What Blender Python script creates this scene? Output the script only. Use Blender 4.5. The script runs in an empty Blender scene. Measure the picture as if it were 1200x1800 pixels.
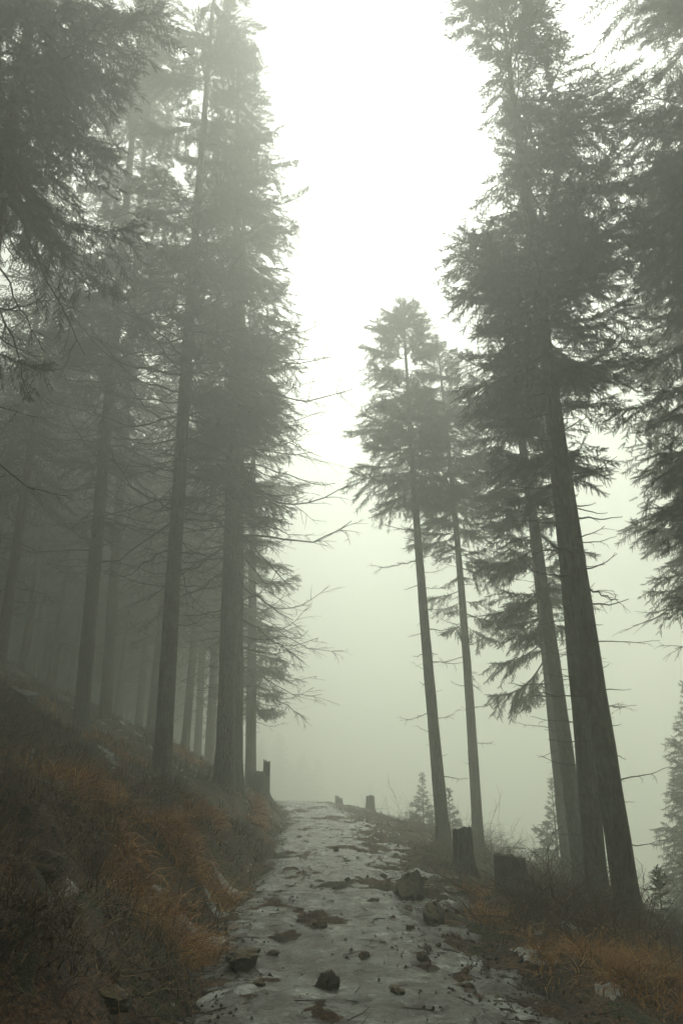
import bpy, math, random
import numpy as np
from mathutils import Vector, Matrix, Euler

R = math.radians
sc = bpy.context.scene
col = sc.collection

# ------------------------------------------------------------------ camera
EYE = 1.65
PITCH = R(20.4)
FPX = 1300.0                     # focal length in pixels of a 1200 x 1800 frame
cam_d = bpy.data.cameras.new('camera')
cam_d.sensor_fit = 'VERTICAL'
cam_d.sensor_height = 36.0
cam_d.sensor_width = 24.0
cam_d.lens = 36.0 * FPX / 1800.0
cam_d.clip_start = 0.05
cam_d.clip_end = 1500
cam = bpy.data.objects.new('camera', cam_d)
cam.location = (0, 0, EYE)
cam.rotation_euler = (R(90) + PITCH, 0, 0)
col.objects.link(cam)
sc.camera = cam

# ------------------------------------------------------------------ sky and sun
SUN_EL, SUN_AZ = 52.0, 3.0       # elevation, degrees to the right of the view
w = bpy.data.worlds.new('World'); sc.world = w; w.use_nodes = True
nt = w.node_tree
for n in list(nt.nodes): nt.nodes.remove(n)
sky = nt.nodes.new('ShaderNodeTexSky'); sky.sky_type = 'NISHITA'; sky.sun_disc = False
sky.sun_elevation = R(SUN_EL); sky.sun_rotation = R(SUN_AZ)
sky.air_density = 1.0; sky.dust_density = 9.0; sky.ozone_density = 1.0
bw = nt.nodes.new('ShaderNodeRGBToBW')
tint = nt.nodes.new('ShaderNodeMix'); tint.data_type = 'RGBA'; tint.blend_type = 'MULTIPLY'
tint.inputs[0].default_value = 1.0
tint.inputs[7].default_value = (0.968, 1.0, 0.915, 1)          # an even, slightly warm cloud cover
bg = nt.nodes.new('ShaderNodeBackground'); bg.inputs['Strength'].default_value = 0.12
wo = nt.nodes.new('ShaderNodeOutputWorld')
nt.links.new(sky.outputs[0], bw.inputs[0])
nt.links.new(bw.outputs[0], tint.inputs[6])
nt.links.new(tint.outputs[2], bg.inputs['Color'])
nt.links.new(bg.outputs[0], wo.inputs['Surface'])

sun_d = bpy.data.lights.new('sun', 'SUN'); sun_d.energy = 1.0; sun_d.angle = R(25); sun_d.color = (1.0, 0.985, 0.90)
sun = bpy.data.objects.new('sun', sun_d); col.objects.link(sun)
sd = Vector((math.sin(R(SUN_AZ)) * math.cos(R(SUN_EL)), math.cos(R(SUN_AZ)) * math.cos(R(SUN_EL)), math.sin(R(SUN_EL))))
sun.rotation_euler = sd.to_track_quat('Z', 'Y').to_euler()

vs = sc.view_settings
vs.view_transform = 'Standard'; vs.look = 'None'; vs.gamma = 1.0; vs.use_curve_mapping = False
vs.exposure = 0.27
cy = sc.cycles
cy.max_bounces = 8; cy.diffuse_bounces = 2; cy.glossy_bounces = 1; cy.volume_bounces = 5
cy.transmission_bounces = 2; cy.transparent_max_bounces = 4
cy.use_denoising = True
cy.use_adaptive_sampling = True; cy.adaptive_threshold = 0.035
cy.sample_clamp_indirect = 6.0
FOG_DENSITY = 0.0215
FOG_G = 0.64

# ------------------------------------------------------------------ helpers
rng = np.random.default_rng(7)
random.seed(7)
CO, SI = math.cos(PITCH), math.sin(PITCH)

def ray(px, py):
    u, v = px - 600.0, 900.0 - py
    return np.array([u, FPX * CO - v * SI, FPX * SI + v * CO])

def at(px, py, Y):
    d = ray(px, py)
    return Vector((d[0] / d[1] * Y, Y, EYE + d[2] / d[1] * Y))

def _hash(ix, iy, seed):
    n = (ix.astype(np.int64) * 374761393 + iy.astype(np.int64) * 668265263 + seed * 1274126177) & 0xffffffff
    n = ((n ^ (n >> 13)) * 1274126177) & 0xffffffff
    n = n ^ (n >> 16)
    return (n & 0xffff) / 65535.0

def vnoise(x, y, seed=0):
    x = np.asarray(x, float); y = np.asarray(y, float)
    ix = np.floor(x); iy = np.floor(y)
    fx = x - ix; fy = y - iy
    fx = fx * fx * fx * (fx * (fx * 6 - 15) + 10); fy = fy * fy * fy * (fy * (fy * 6 - 15) + 10)
    ix = ix.astype(np.int64); iy = iy.astype(np.int64)
    a = _hash(ix, iy, seed); b = _hash(ix + 1, iy, seed)
    c = _hash(ix, iy + 1, seed); d = _hash(ix + 1, iy + 1, seed)
    return (a + (b - a) * fx) * (1 - fy) + (c + (d - c) * fx) * fy

def fbm(x, y, seed=0, octv=4, gain=0.5):
    s = 0.0; a = 1.0; t = 0.0
    for k in range(octv):
        ca, sa = math.cos(0.6 * k + 0.3), math.sin(0.6 * k + 0.3)
        s = s + a * (vnoise((x * ca - y * sa) * 2 ** k, (x * sa + y * ca) * 2 ** k, seed + 17 * k) - 0.5)
        t += a; a *= gain
    return s / t * 2.0

def sstep(a, b, x):
    t = np.clip((x - a) / (b - a), 0, 1)
    return t * t * (3 - 2 * t)

PCX_Y = [-40, 4, 7, 10, 16, 22, 27, 32, 37, 44, 60, 160]
PCX_X = [0.6, 0.1, 0.0, -0.22, -0.3, -0.5, -0.85, -1.5, -2.5, -4.5, -10, -40]
def path_cx(Y):
    return np.interp(Y, PCX_Y, PCX_X)
def path_z(Y):
    z = 0.031 * Y
    k = np.maximum(0, Y - 31.0)
    return z - 0.004 * np.minimum(k, 12) ** 2 - np.maximum(0, k - 12) * 0.096

def base_h(X, Y):
    """the hillside without its roughness"""
    X = np.asarray(X, float); Y = np.asarray(Y, float)
    u = X - path_cx(Y)
    z = path_z(Y)
    dl = np.maximum(0, -u - 1.2)
    left = 0.43 * dl + 0.34 * (1 - np.exp(-dl / 0.55))
    left = np.where(dl > 22, 0.43 * 22 + 0.34 + (dl - 22) * 0.16, left)
    e = u - 2.05
    right = -0.36 * (np.sqrt(e * e + 0.35) + e) * 0.5
    right = right + 0.36 * (np.sqrt((-2.05 - 0) ** 2 + 0.35) - 2.05) * 0.5
    return z + left + np.where(u > 0, right, 0.0)

def ground_h(X, Y):
    X = np.asarray(X, float); Y = np.asarray(Y, float)
    u = X - path_cx(Y)
    bl = sstep(1.0, 2.0, -u)
    br = sstep(1.3, 2.6, u)
    bank = np.maximum(bl, br * 0.6)
    n = 0.4 * fbm(X / 1.9, Y / 1.9, 3, 3) + 0.24 * fbm(X / 0.6, Y / 0.6, 5, 4, 0.55)
    n = n * (bl * 1.0 + br * 0.6)
    # rolled turf ledges above the path in the foreground
    ledge = 0.22 * sstep(0.05, 0.25, fbm(X / 1.4 + 4.1, (Y + 0.7 * X) / 2.6, 23, 2)) * bl * sstep(14, 9, Y)
    rough = (0.05 * fbm(X / 0.9, Y / 1.1, 8, 2) + 0.13 * fbm(X / 0.42, Y / 0.5, 9, 5, 0.72)) * (1 - bank)
    return base_h(X, Y) + n + ledge + rough

def ground_at(px, py, lo=2.5, hi=80.0):
    d = ray(px, py); d = d / d[1]
    ys = np.linspace(lo, hi, 4000)
    g = base_h(d[0] * ys, ys)
    below = EYE + d[2] * ys < g
    i = int(np.argmax(below)) if below.any() else len(ys) - 1
    Y = ys[i]
    return Vector((d[0] * Y, Y, float(ground_h(d[0] * Y, Y))))

def gz(x, y):
    return float(ground_h(x, y))


def mesh_np(name, verts, faces, smooth=False):
    """verts (n,3); faces (m,3) or (m,4) array, or a list of such arrays"""
    if not isinstance(faces, (list, tuple)): faces = [faces]
    faces = [np.asarray(f, np.int32) for f in faces if len(f)]
    me = bpy.data.meshes.new(name)
    verts = np.asarray(verts, np.float32)
    me.vertices.add(len(verts)); me.vertices.foreach_set('co', verts.ravel())
    loops = np.concatenate([f.ravel() for f in faces])
    tot = np.concatenate([np.full(len(f), f.shape[1], np.int32) for f in faces])
    start = np.concatenate([[0], np.cumsum(tot)[:-1]]).astype(np.int32)
    me.loops.add(len(loops)); me.loops.foreach_set('vertex_index', loops)
    me.polygons.add(len(tot)); me.polygons.foreach_set('loop_start', start)
    me.update(calc_edges=True)
    me.polygons.foreach_set('use_smooth', np.full(len(tot), smooth, bool))
    me.validate()
    return me

class MB:
    """collects tubes and blades into one mesh"""
    def __init__(s): s.v = []; s.q = []; s.t = []; s.n = 0
    def add(s, v, q=None, t=None):
        v = np.asarray(v, float)
        if q is not None and len(q): s.q.append(np.asarray(q) + s.n)
        if t is not None and len(t): s.t.append(np.asarray(t) + s.n)
        s.v.append(v); s.n += len(v)
    def tube(s, pts, rad, sides=5, cap=False, lobes=None):
        pts = np.asarray(pts, float); n = len(pts)
        tg = np.gradient(pts, axis=0); tg /= np.linalg.norm(tg, axis=1)[:, None] + 1e-9
        ref = np.array([0, 0, 1.0]) if abs(tg[0][2]) < 0.8 else np.array([0, 1.0, 0])
        sx = np.cross(tg, ref); sx /= np.linalg.norm(sx, axis=1)[:, None] + 1e-9
        sy = np.cross(tg, sx)
        a = np.linspace(0, 2 * math.pi, sides, endpoint=False)
        rad = np.asarray(rad, float)
        rr = np.repeat(rad[:, None], sides, 1) if rad.ndim == 1 else rad
        v = pts[:, None, :] + rr[..., None] * (np.cos(a)[None, :, None] * sx[:, None, :] + np.sin(a)[None, :, None] * sy[:, None, :])
        v = v.reshape(-1, 3)
        i = np.arange(n - 1)[:, None] * sides; j = np.arange(sides)[None, :]; k = (j + 1) % sides
        q = np.stack([i + j, i + k, i + sides + k, i + sides + j], -1).reshape(-1, 4)
        if cap:
            c = len(v); v = np.vstack([v, pts[-1:]])
            o = (n - 1) * sides
            t = np.array([[o + m, o + (m + 1) % sides, c] for m in range(sides)])
            s.add(v, q, t)
        else:
            s.add(v, q)
    def mesh(s, name, smooth=False):
        f = []
        if s.q: f.append(np.concatenate(s.q))
        if s.t: f.append(np.concatenate(s.t))
        return mesh_np(name, np.concatenate(s.v), f, smooth)

def link(name, me, mat=None, parent=None, loc=(0, 0, 0)):
    o = bpy.data.objects.new(name, me)
    if me is not None and mat is not None and not me.materials: me.materials.append(mat)
    o.location = loc; o.parent = parent
    col.objects.link(o)
    return o

def tag(o, label=None, cat=None, group=None, kind=None):
    if label: o['label'] = label
    if cat: o['category'] = cat
    if group: o['group'] = group
    if kind: o['kind'] = kind
    return o

# ------------------------------------------------------------------ materials
def mat(name):
    m = bpy.data.materials.new(name); m.use_nodes = True
    t = m.node_tree; b = t.nodes['Principled BSDF']
    return m, t, b

def nd(t, kind, **kw):
    n = t.nodes.new(kind)
    for k, v in kw.items():
        if k in n.inputs: n.inputs[k].default_value = v
        else: setattr(n, k, v)
    return n

def ramp(t, src, stops):
    r = t.nodes.new('ShaderNodeValToRGB')
    e = r.color_ramp.elements
    while len(e) > 1: e.remove(e[-1])
    e[0].position, e[0].color = stops[0][0], (*stops[0][1], 1)
    for p, c in stops[1:]:
        x = e.new(p); x.color = (*c, 1)
    t.links.new(src, r.inputs[0])
    return r.outputs[0]

def noise(t, vec, scale, detail=4, rough=0.6, dist=0.0):
    n = nd(t, 'ShaderNodeTexNoise'); n.inputs['Scale'].default_value = scale
    n.inputs['Detail'].default_value = detail; n.inputs['Roughness'].default_value = rough
    n.inputs['Distortion'].default_value = dist
    if vec is not None: t.links.new(vec, n.inputs['Vector'])
    return n.outputs[0]

def mixc(t, f, a, b):
    n = t.nodes.new('ShaderNodeMix'); n.data_type = 'RGBA'
    if isinstance(f, float): n.inputs[0].default_value = f
    else: t.links.new(f, n.inputs[0])
    for i, x in ((6, a), (7, b)):
        if isinstance(x, tuple): n.inputs[i].default_value = (*x, 1)
        else: t.links.new(x, n.inputs[i])
    return n.outputs[2]

def bump(t, b, h, strength, dist):
    n = nd(t, 'ShaderNodeBump'); n.inputs['Strength'].default_value = strength; n.inputs['Distance'].default_value = dist
    t.links.new(h, n.inputs['Height']); t.links.new(n.outputs[0], b.inputs['Normal'])

def mapping(t, src, scale):
    m = nd(t, 'ShaderNodeMapping'); m.inputs['Scale'].default_value = scale
    t.links.new(src, m.inputs['Vector']); return m.outputs[0]

def world_pos(t):
    return t.nodes.new('ShaderNodeNewGeometry').outputs['Position']

def make_bark():
    m, t, b = mat('spruce_bark')
    p = world_pos(t)
    pv = mapping(t, p, (1, 1, 0.35))
    n1 = noise(t, pv, 14, 5, 0.65, 0.4)
    v = nd(t, 'ShaderNodeTexVoronoi'); v.inputs['Scale'].default_value = 22
    t.links.new(pv, v.inputs['Vector'])
    c = ramp(t, n1, [(0.35, (0.028, 0.02, 0.013)), (0.52, (0.075, 0.054, 0.035)), (0.68, (0.135, 0.105, 0.07))])
    n2 = noise(t, p, 1.6, 3)
    g = ramp(t, noise(t, p, 2.4, 6, 0.7), [(0.5, (0, 0, 0)), (0.6, (0.8, 0.8, 0.8))])
    c = mixc(t, g, c, (0.1, 0.11, 0.075))
    c = mixc(t, ramp(t, n2, [(0.5, (0, 0, 0)), (0.62, (0.6, 0.6, 0.6))]), c, (0.03, 0.024, 0.018))
    t.links.new(c, b.inputs['Base Color']); b.inputs['Roughness'].default_value = 0.9
    ad = nd(t, 'ShaderNodeMath', operation='ADD'); t.links.new(n1, ad.inputs[0]); t.links.new(v.outputs[0], ad.inputs[1])
    bump(t, b, ad.outputs[0], 1.0, 0.05)
    return m

def make_needles():
    m, t, b = mat('spruce_needles')
    g = t.nodes.new('ShaderNodeNewGeometry')
    c = ramp(t, g.outputs['Random Per Island'], [(0.0, (0.022, 0.036, 0.016)), (0.6, (0.04, 0.058, 0.024)), (1.0, (0.07, 0.08, 0.035))])
    t.links.new(c, b.inputs['Base Color']); b.inputs['Roughness'].default_value = 0.7
    return m

def make_plain(name, c1, c2, scale=12, rough=0.9, bstr=0.5, bdist=0.01):
    m, t, b = mat(name)
    p = world_pos(t)
    n1 = noise(t, p, scale, 5, 0.65)
    t.links.new(ramp(t, n1, [(0.32, c1), (0.68, c2)]), b.inputs['Base Color'])
    b.inputs['Roughness'].default_value = rough
    bump(t, b, n1, bstr, bdist)
    return m

def make_strands(name, stops, patch):
    m, t, b = mat(name)
    g = t.nodes.new('ShaderNodeNewGeometry')
    c = ramp(t, g.outputs['Random Per Island'], stops)
    n = noise(t, g.outputs['Position'], 4.5, 4)
    c2 = mixc(t, ramp(t, n, [(0.42, (0, 0, 0)), (0.62, (0.8, 0.8, 0.8))]), c, patch)
    t.links.new(c2, b.inputs['Base Color']); b.inputs['Roughness'].default_value = 0.75
    return m

def make_ground():
    m, t, b = mat('forest_floor')
    p = world_pos(t)
    n1 = noise(t, p, 0.9, 5, 0.65, 0.5)
    n2 = noise(t, p, 5.5, 6, 0.7)
    n3 = noise(t, p, 38, 4, 0.7)
    soil = ramp(t, n2, [(0.38, (0.016, 0.011, 0.006)), (0.5, (0.055, 0.033, 0.017)), (0.62, (0.12, 0.07, 0.035))])
    moss = ramp(t, n3, [(0.4, (0.014, 0.022, 0.005)), (0.6, (0.055, 0.075, 0.016))])
    litter = ramp(t, n3, [(0.4, (0.028, 0.014, 0.007)), (0.52, (0.12, 0.055, 0.022)), (0.64, (0.26, 0.14, 0.065))])
    c = mixc(t, ramp(t, n1, [(0.5, (0, 0, 0)), (0.56, (1, 1, 1))]), soil, moss)
    c = mixc(t, ramp(t, noise(t, p, 2.3, 7, 0.72, 0.3), [(0.46, (0, 0, 0)), (0.53, (0.95, 0.95, 0.95))]), c, litter)
    t.links.new(c, b.inputs['Base Color']); b.inputs['Roughness'].default_value = 0.85
    ad = nd(t, 'ShaderNodeMath', operation='ADD'); t.links.new(n2, ad.inputs[0]); t.links.new(n3, ad.inputs[1])
    bump(t, b, ad.outputs[0], 0.9, 0.05)
    return m

def make_ice():
    m, t, b = mat('trodden_ice')
    p = world_pos(t)
    n1 = noise(t, p, 2.0, 9, 0.74, 0.2)
    n2 = noise(t, mapping(t, p, (0.7, 1, 1)), 5.5, 9, 0.78, 0.1)
    n3 = noise(t, p, 55, 4, 0.7)
    b.inputs['Specular IOR Level'].default_value = 0.38
    ice = ramp(t, n2, [(0.4, (0.045, 0.043, 0.032)), (0.48, (0.12, 0.12, 0.098)), (0.54, (0.21, 0.22, 0.188)), (0.61, (0.52, 0.54, 0.5))])
    soil = ramp(t, n3, [(0.38, (0.022, 0.017, 0.011)), (0.62, (0.085, 0.062, 0.04))])
    f = ramp(t, n1, [(0.47, (0.95, 0.95, 0.95)), (0.55, (0, 0, 0))])
    c = mixc(t, f, ice, soil)
    c = mixc(t, ramp(t, n3, [(0.57, (0, 0, 0)), (0.64, (0.8, 0.8, 0.8))]), c, (0.05, 0.038, 0.024))
    t.links.new(c, b.inputs['Base Color'])
    t.links.new(ramp(t, n2, [(0.42, (0.2, 0.2, 0.2)), (0.6, (0.55, 0.55, 0.55))]), b.inputs['Roughness'])
    ad = nd(t, 'ShaderNodeMath', operation='MULTIPLY_ADD'); t.links.new(n3, ad.inputs[0]); ad.inputs[1].default_value = 0.4
    t.links.new(n2, ad.inputs[2])
    bump(t, b, ad.outputs[0], 0.6, 0.035)
    return m

def make_snow():
    m, t, b = mat('old_snow')
    p = world_pos(t)
    n = noise(t, p, 18, 5, 0.65)
    t.links.new(ramp(t, n, [(0.3, (0.15, 0.145, 0.12)), (0.6, (0.46, 0.47, 0.44))]), b.inputs['Base Color'])
    b.inputs['Roughness'].default_value = 0.7
    bump(t, b, n, 0.5, 0.02)
    return m

M_BARK = make_bark()
M_NEED = make_needles()
M_DEAD = make_plain('dead_twig', (0.03, 0.026, 0.02), (0.075, 0.065, 0.05), 20)
M_GROUND = make_ground()
M_ICE = make_ice()
M_SNOW = make_snow()
M_ROCK = make_plain('mossy_rock', (0.016, 0.016, 0.01), (0.06, 0.056, 0.04), 9, 0.8, 0.8, 0.03)
def moss_tops(m):
    t = m.node_tree; b = t.nodes['Principled BSDF']
    src = b.inputs['Base Color'].links[0].from_socket
    g = t.nodes.new('ShaderNodeNewGeometry'); sep = t.nodes.new('ShaderNodeSeparateXYZ'); t.links.new(g.outputs['Normal'], sep.inputs[0])
    n = noise(t, g.outputs['Position'], 11, 5, 0.7)
    mul = nd(t, 'ShaderNodeMath', operation='MULTIPLY'); t.links.new(sep.outputs[2], mul.inputs[0]); t.links.new(n, mul.inputs[1])
    mc = ramp(t, noise(t, g.outputs['Position'], 60, 3), [(0.4, (0.05, 0.035, 0.012)), (0.6, (0.16, 0.105, 0.03))])
    t.links.new(mixc(t, ramp(t, mul.outputs[0], [(0.3, (0, 0, 0)), (0.45, (0.9, 0.9, 0.9))]), src, mc), b.inputs['Base Color'])
moss_tops(M_ROCK)
M_PALE = make_plain('pale_rock', (0.07, 0.072, 0.06), (0.17, 0.17, 0.15), 9, 0.8, 0.8, 0.03)
M_CUT = make_plain('cut_wood', (0.06, 0.045, 0.03), (0.14, 0.105, 0.07), 14, 0.85, 0.4, 0.01)
M_GRASS = make_strands('dead_grass', [(0.0, (0.15, 0.055, 0.01)), (0.4, (0.4, 0.18, 0.03)), (0.8, (0.58, 0.3, 0.06)), (1.0, (0.7, 0.46, 0.17))], (0.36, 0.15, 0.025))
M_DULL = make_strands('dull_grass', [(0.0, (0.02, 0.015, 0.006)), (0.5, (0.08, 0.045, 0.014)), (0.8, (0.2, 0.1, 0.028)), (0.93, (0.3, 0.15, 0.045)), (1.0, (0.42, 0.3, 0.15))], (0.06, 0.042, 0.013))
M_STRAW = make_strands('straw', [(0.0, (0.16, 0.09, 0.03)), (0.5, (0.34, 0.2, 0.07)), (1.0, (0.5, 0.4, 0.22))], (0.3, 0.16, 0.05))
M_MOSS = make_strands('moss_blades', [(0.0, (0.018, 0.026, 0.006)), (0.6, (0.05, 0.068, 0.016)), (1.0, (0.1, 0.11, 0.03))], (0.045, 0.055, 0.013))
M_GREEN = make_strands('green_moss', [(0.0, (0.03, 0.05, 0.008)), (0.6, (0.08, 0.12, 0.018)), (1.0, (0.16, 0.19, 0.04))], (0.06, 0.085, 0.014))
M_TWIG = make_strands('bramble_stems', [(0.0, (0.04, 0.02, 0.012)), (0.6, (0.13, 0.062, 0.034)), (1.0, (0.24, 0.14, 0.08))], (0.1, 0.045, 0.024))

# ------------------------------------------------------------------ ground, ice, snow
def axis(segs):
    out = [np.array([segs[0][0]])]
    for a, b, s in segs:
        out.append(np.linspace(a, b, max(2, int(round((b - a) / s)) + 1))[1:])
    return np.concatenate(out)

def grid_faces(nx, ny):
    i = np.arange(ny - 1)[:, None] * nx + np.arange(nx - 1)[None, :]
    return np.stack([i, i + 1, i + nx + 1, i + nx], -1).reshape(-1, 4)

xs = axis([(-145, -30, 4), (-30, -12, 0.6), (-12, -6, 0.16), (-6, -3.5, 0.07), (-3.5, -2, 0.045), (-2, 2.6, 0.032), (2.6, 3.5, 0.05), (3.5, 6, 0.08), (6, 12, 0.2), (12, 30, 0.8), (30, 145, 5)])
ys = axis([(-40, 0, 2), (0, 3.5, 0.4), (3.5, 11, 0.035), (11, 18, 0.08), (18, 30, 0.16), (30, 45, 0.4), (45, 260, 5)])
GX, GY = np.meshgrid(xs, ys)
GZ = ground_h(GX, GY)
me = mesh_np('ground', np.stack([GX, GY, GZ], -1).reshape(-1, 3), grid_faces(len(xs), len(ys)), True)
tag(link('ground', me, M_GROUND), kind='structure')

# trodden ice: a nearly smooth sheet lying in the track, pierced wherever the soil stands higher
ty = axis([(2.5, 4.5, 0.06), (4.5, 11, 0.03), (11, 20, 0.08), (20, 45, 0.2)])
tu = np.linspace(-2.4, 3.2, 190)
TU, TY = np.meshgrid(tu, ty)
TX = TU + path_cx(TY)
def ice_h(TX, TY):
    TX = np.asarray(TX, float); TY = np.asarray(TY, float)
    TU = TX - path_cx(TY)
    wl = 1.12 + 0.22 * fbm(TY / 1.3, TY * 0 + 2.2, 31, 3)
    wr = 1.45 + 0.55 * fbm(TY / 1.6, TY * 0 + 7.7, 33, 3)
    edge = np.maximum(-TU - wl, TU - wr)
    lvl = base_h(TX, TY) + 0.03 - 0.042 * sstep(0.3, 1.3, TU) + 0.05 * fbm(TX / 0.8 + 9, TY / 1.0, 41, 5, 0.66) + 0.016 * fbm(TX / 0.2, TY / 0.22, 43, 4, 0.65)
    lvl = lvl - np.where(TU < 0, 0.16 * sstep(-0.35, 0.5, edge) + 0.5 * sstep(0.3, 1.3, edge), 0.075 * sstep(-0.7, 0.8, edge) + 0.6 * sstep(0.55, 1.5, edge)) + 0.07 * sstep(0.4, 1.2, TU) * fbm(TX / 0.45, TY / 0.55, 47, 5, 0.7)
    lvl = lvl + 0.03 * sstep(12, 7, TY)
    return lvl

lvl = ice_h(TX, TY)
me = mesh_np('path', np.stack([TX, TY, lvl], -1).reshape(-1, 3), grid_faces(len(tu), len(ty)), True)
tag(link('path', me, M_ICE), kind='structure')

# remnants of snow in the hollows along the path and on the bank
sx_ = axis([(-9, -3, 0.12), (-3, 4.2, 0.05), (4.2, 7, 0.12)])
sy_ = axis([(3.5, 12, 0.05), (12, 20, 0.1), (20, 42, 0.2)])
SX, SY = np.meshgrid(sx_, sy_)
su = SX - path_cx(SY)
gh = np.maximum(ground_h(SX, SY), np.where(np.abs(su) < 2.4, ice_h(SX, SY), -99))
sm = base_h(SX, SY) + 0.36 * fbm(SX / 1.9, SY / 1.9, 3, 1) * np.maximum(sstep(1, 2, -su), 0.6 * sstep(1.3, 2.6, su))
SNOW = [(190, 1335, .35), (150, 1412, .3), (105, 1440, .35), (135, 1555, .2), (405, 1572, .32), (440, 1585, .35), (385, 1612, .3), (310, 1612, .5), (240, 1690, .22),
        (375, 1765, .22), (345, 1645, .4), (450, 1640, .25), (865, 1607, .3), (800, 1588, .35), (1000, 1662, .45), (945, 1652, .15), (1070, 1760, .2), (490, 1548, .3), (470, 1560, .3),
        (930, 1700, .35), (880, 1770, .2), (500, 1425, .8), (530, 1412, .9), (560, 1418, .8), (690, 1500, .4), (745, 1530, .4), (640, 1450, .5), (430, 1760, .2), (300, 1330, .3), (60, 1420, .3), (200, 1450, .3)]
near = np.zeros_like(SX)
for (px_, py_, rd_) in SNOW:
    g_ = ground_at(px_, py_)
    rd_ = rd_ * (0.8 if px_ < 700 else 0.62)
    near = np.maximum(near, np.exp(-(((SX - g_.x) / rd_) ** 2 + ((SY - g_.y) / (rd_ * 1.5)) ** 2)))
msk = 0.72 * near + 0.75 * fbm(SX / 0.3, SY / 0.34, 55, 6, 0.75) + 0.2 * fbm(SX / 1.3, SY / 1.5, 56, 2) - 0.5
SZ = gh + 0.016 * np.tanh(msk / 0.12)
keep = SZ > gh - 0.03
F = grid_faces(len(sx_), len(sy_))
F = F[keep.ravel()[F].all(1)]
used = np.unique(F); remap = np.full(SX.size, -1); remap[used] = np.arange(len(used))
V = np.stack([SX, SY, SZ], -1).reshape(-1, 3)[used]
tag(link('snow', mesh_np('snow', V, remap[F], True), M_SNOW), 'thin patches of old snow lying in hollows beside the path', 'snow', kind='stuff')

# ------------------------------------------------------------------ spruce parts
def unit(v):
    return v / (np.linalg.norm(v) + 1e-9)

def shoot(mb, p, d, ln, wd, roll):
    """one needle-covered shoot: two crossed blunt lozenges"""
    d = unit(d)
    a = np.cross(d, [0.3 * math.cos(roll), 0.3 * math.sin(roll), 1.0]); a = unit(a)
    b = np.cross(d, a)
    m1 = p + d * ln * 0.35; m2 = p + d * ln * 0.8; e = p + d * ln
    v = [p, m1 + a * wd, m2 + a * wd * 0.75, e, m2 - a * wd * 0.75, m1 - a * wd,
         m1 + b * wd, m2 + b * wd * 0.75, m2 - b * wd * 0.75, m1 - b * wd]
    mb.add(v, q=[[0, 1, 2, 3], [0, 3, 4, 5], [0, 6, 7, 3], [0, 3, 8, 9]])

def _needle_template(n):
    v = [(0, 0.18, 0), (1, 0, 0), (0, -0.18, 0)]; f = [(0, 1, 2)]
    rr = random.Random(3)
    for k in range(n):
        t = 0.04 + 0.86 * k / (n - 1); wd = 1.0 - 0.45 * (k / (n - 1)) ** 2
        a0 = k * 1.9
        for m in range(4):
            a = a0 + m * math.pi / 2 + rr.uniform(-.3, .3)
            i = len(v); L = wd * rr.uniform(0.8, 1.15)
            v += [(t, 0.05 * math.cos(a), 0.05 * math.sin(a)), (t + 0.10, 0.05 * math.cos(a), 0.05 * math.sin(a)), (t + 0.19, L * math.cos(a), L * math.sin(a))]
            f.append((i, i + 1, i + 2))
    return np.array(v), np.array(f)
NT_V, NT_F = _needle_template(7)

def sprig(mb, p, d, ln, wd, roll):
    """one shoot set all round with needles"""
    d = unit(np.asarray(d, float))
    a = unit(np.cross(d, [0.3 * math.cos(roll), 0.3 * math.sin(roll), 1.0])); b = np.cross(d, a)
    mb.add(p + NT_V @ np.stack([d * ln, a * wd * 1.55, b * wd * 1.55]), t=NT_F)

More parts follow.
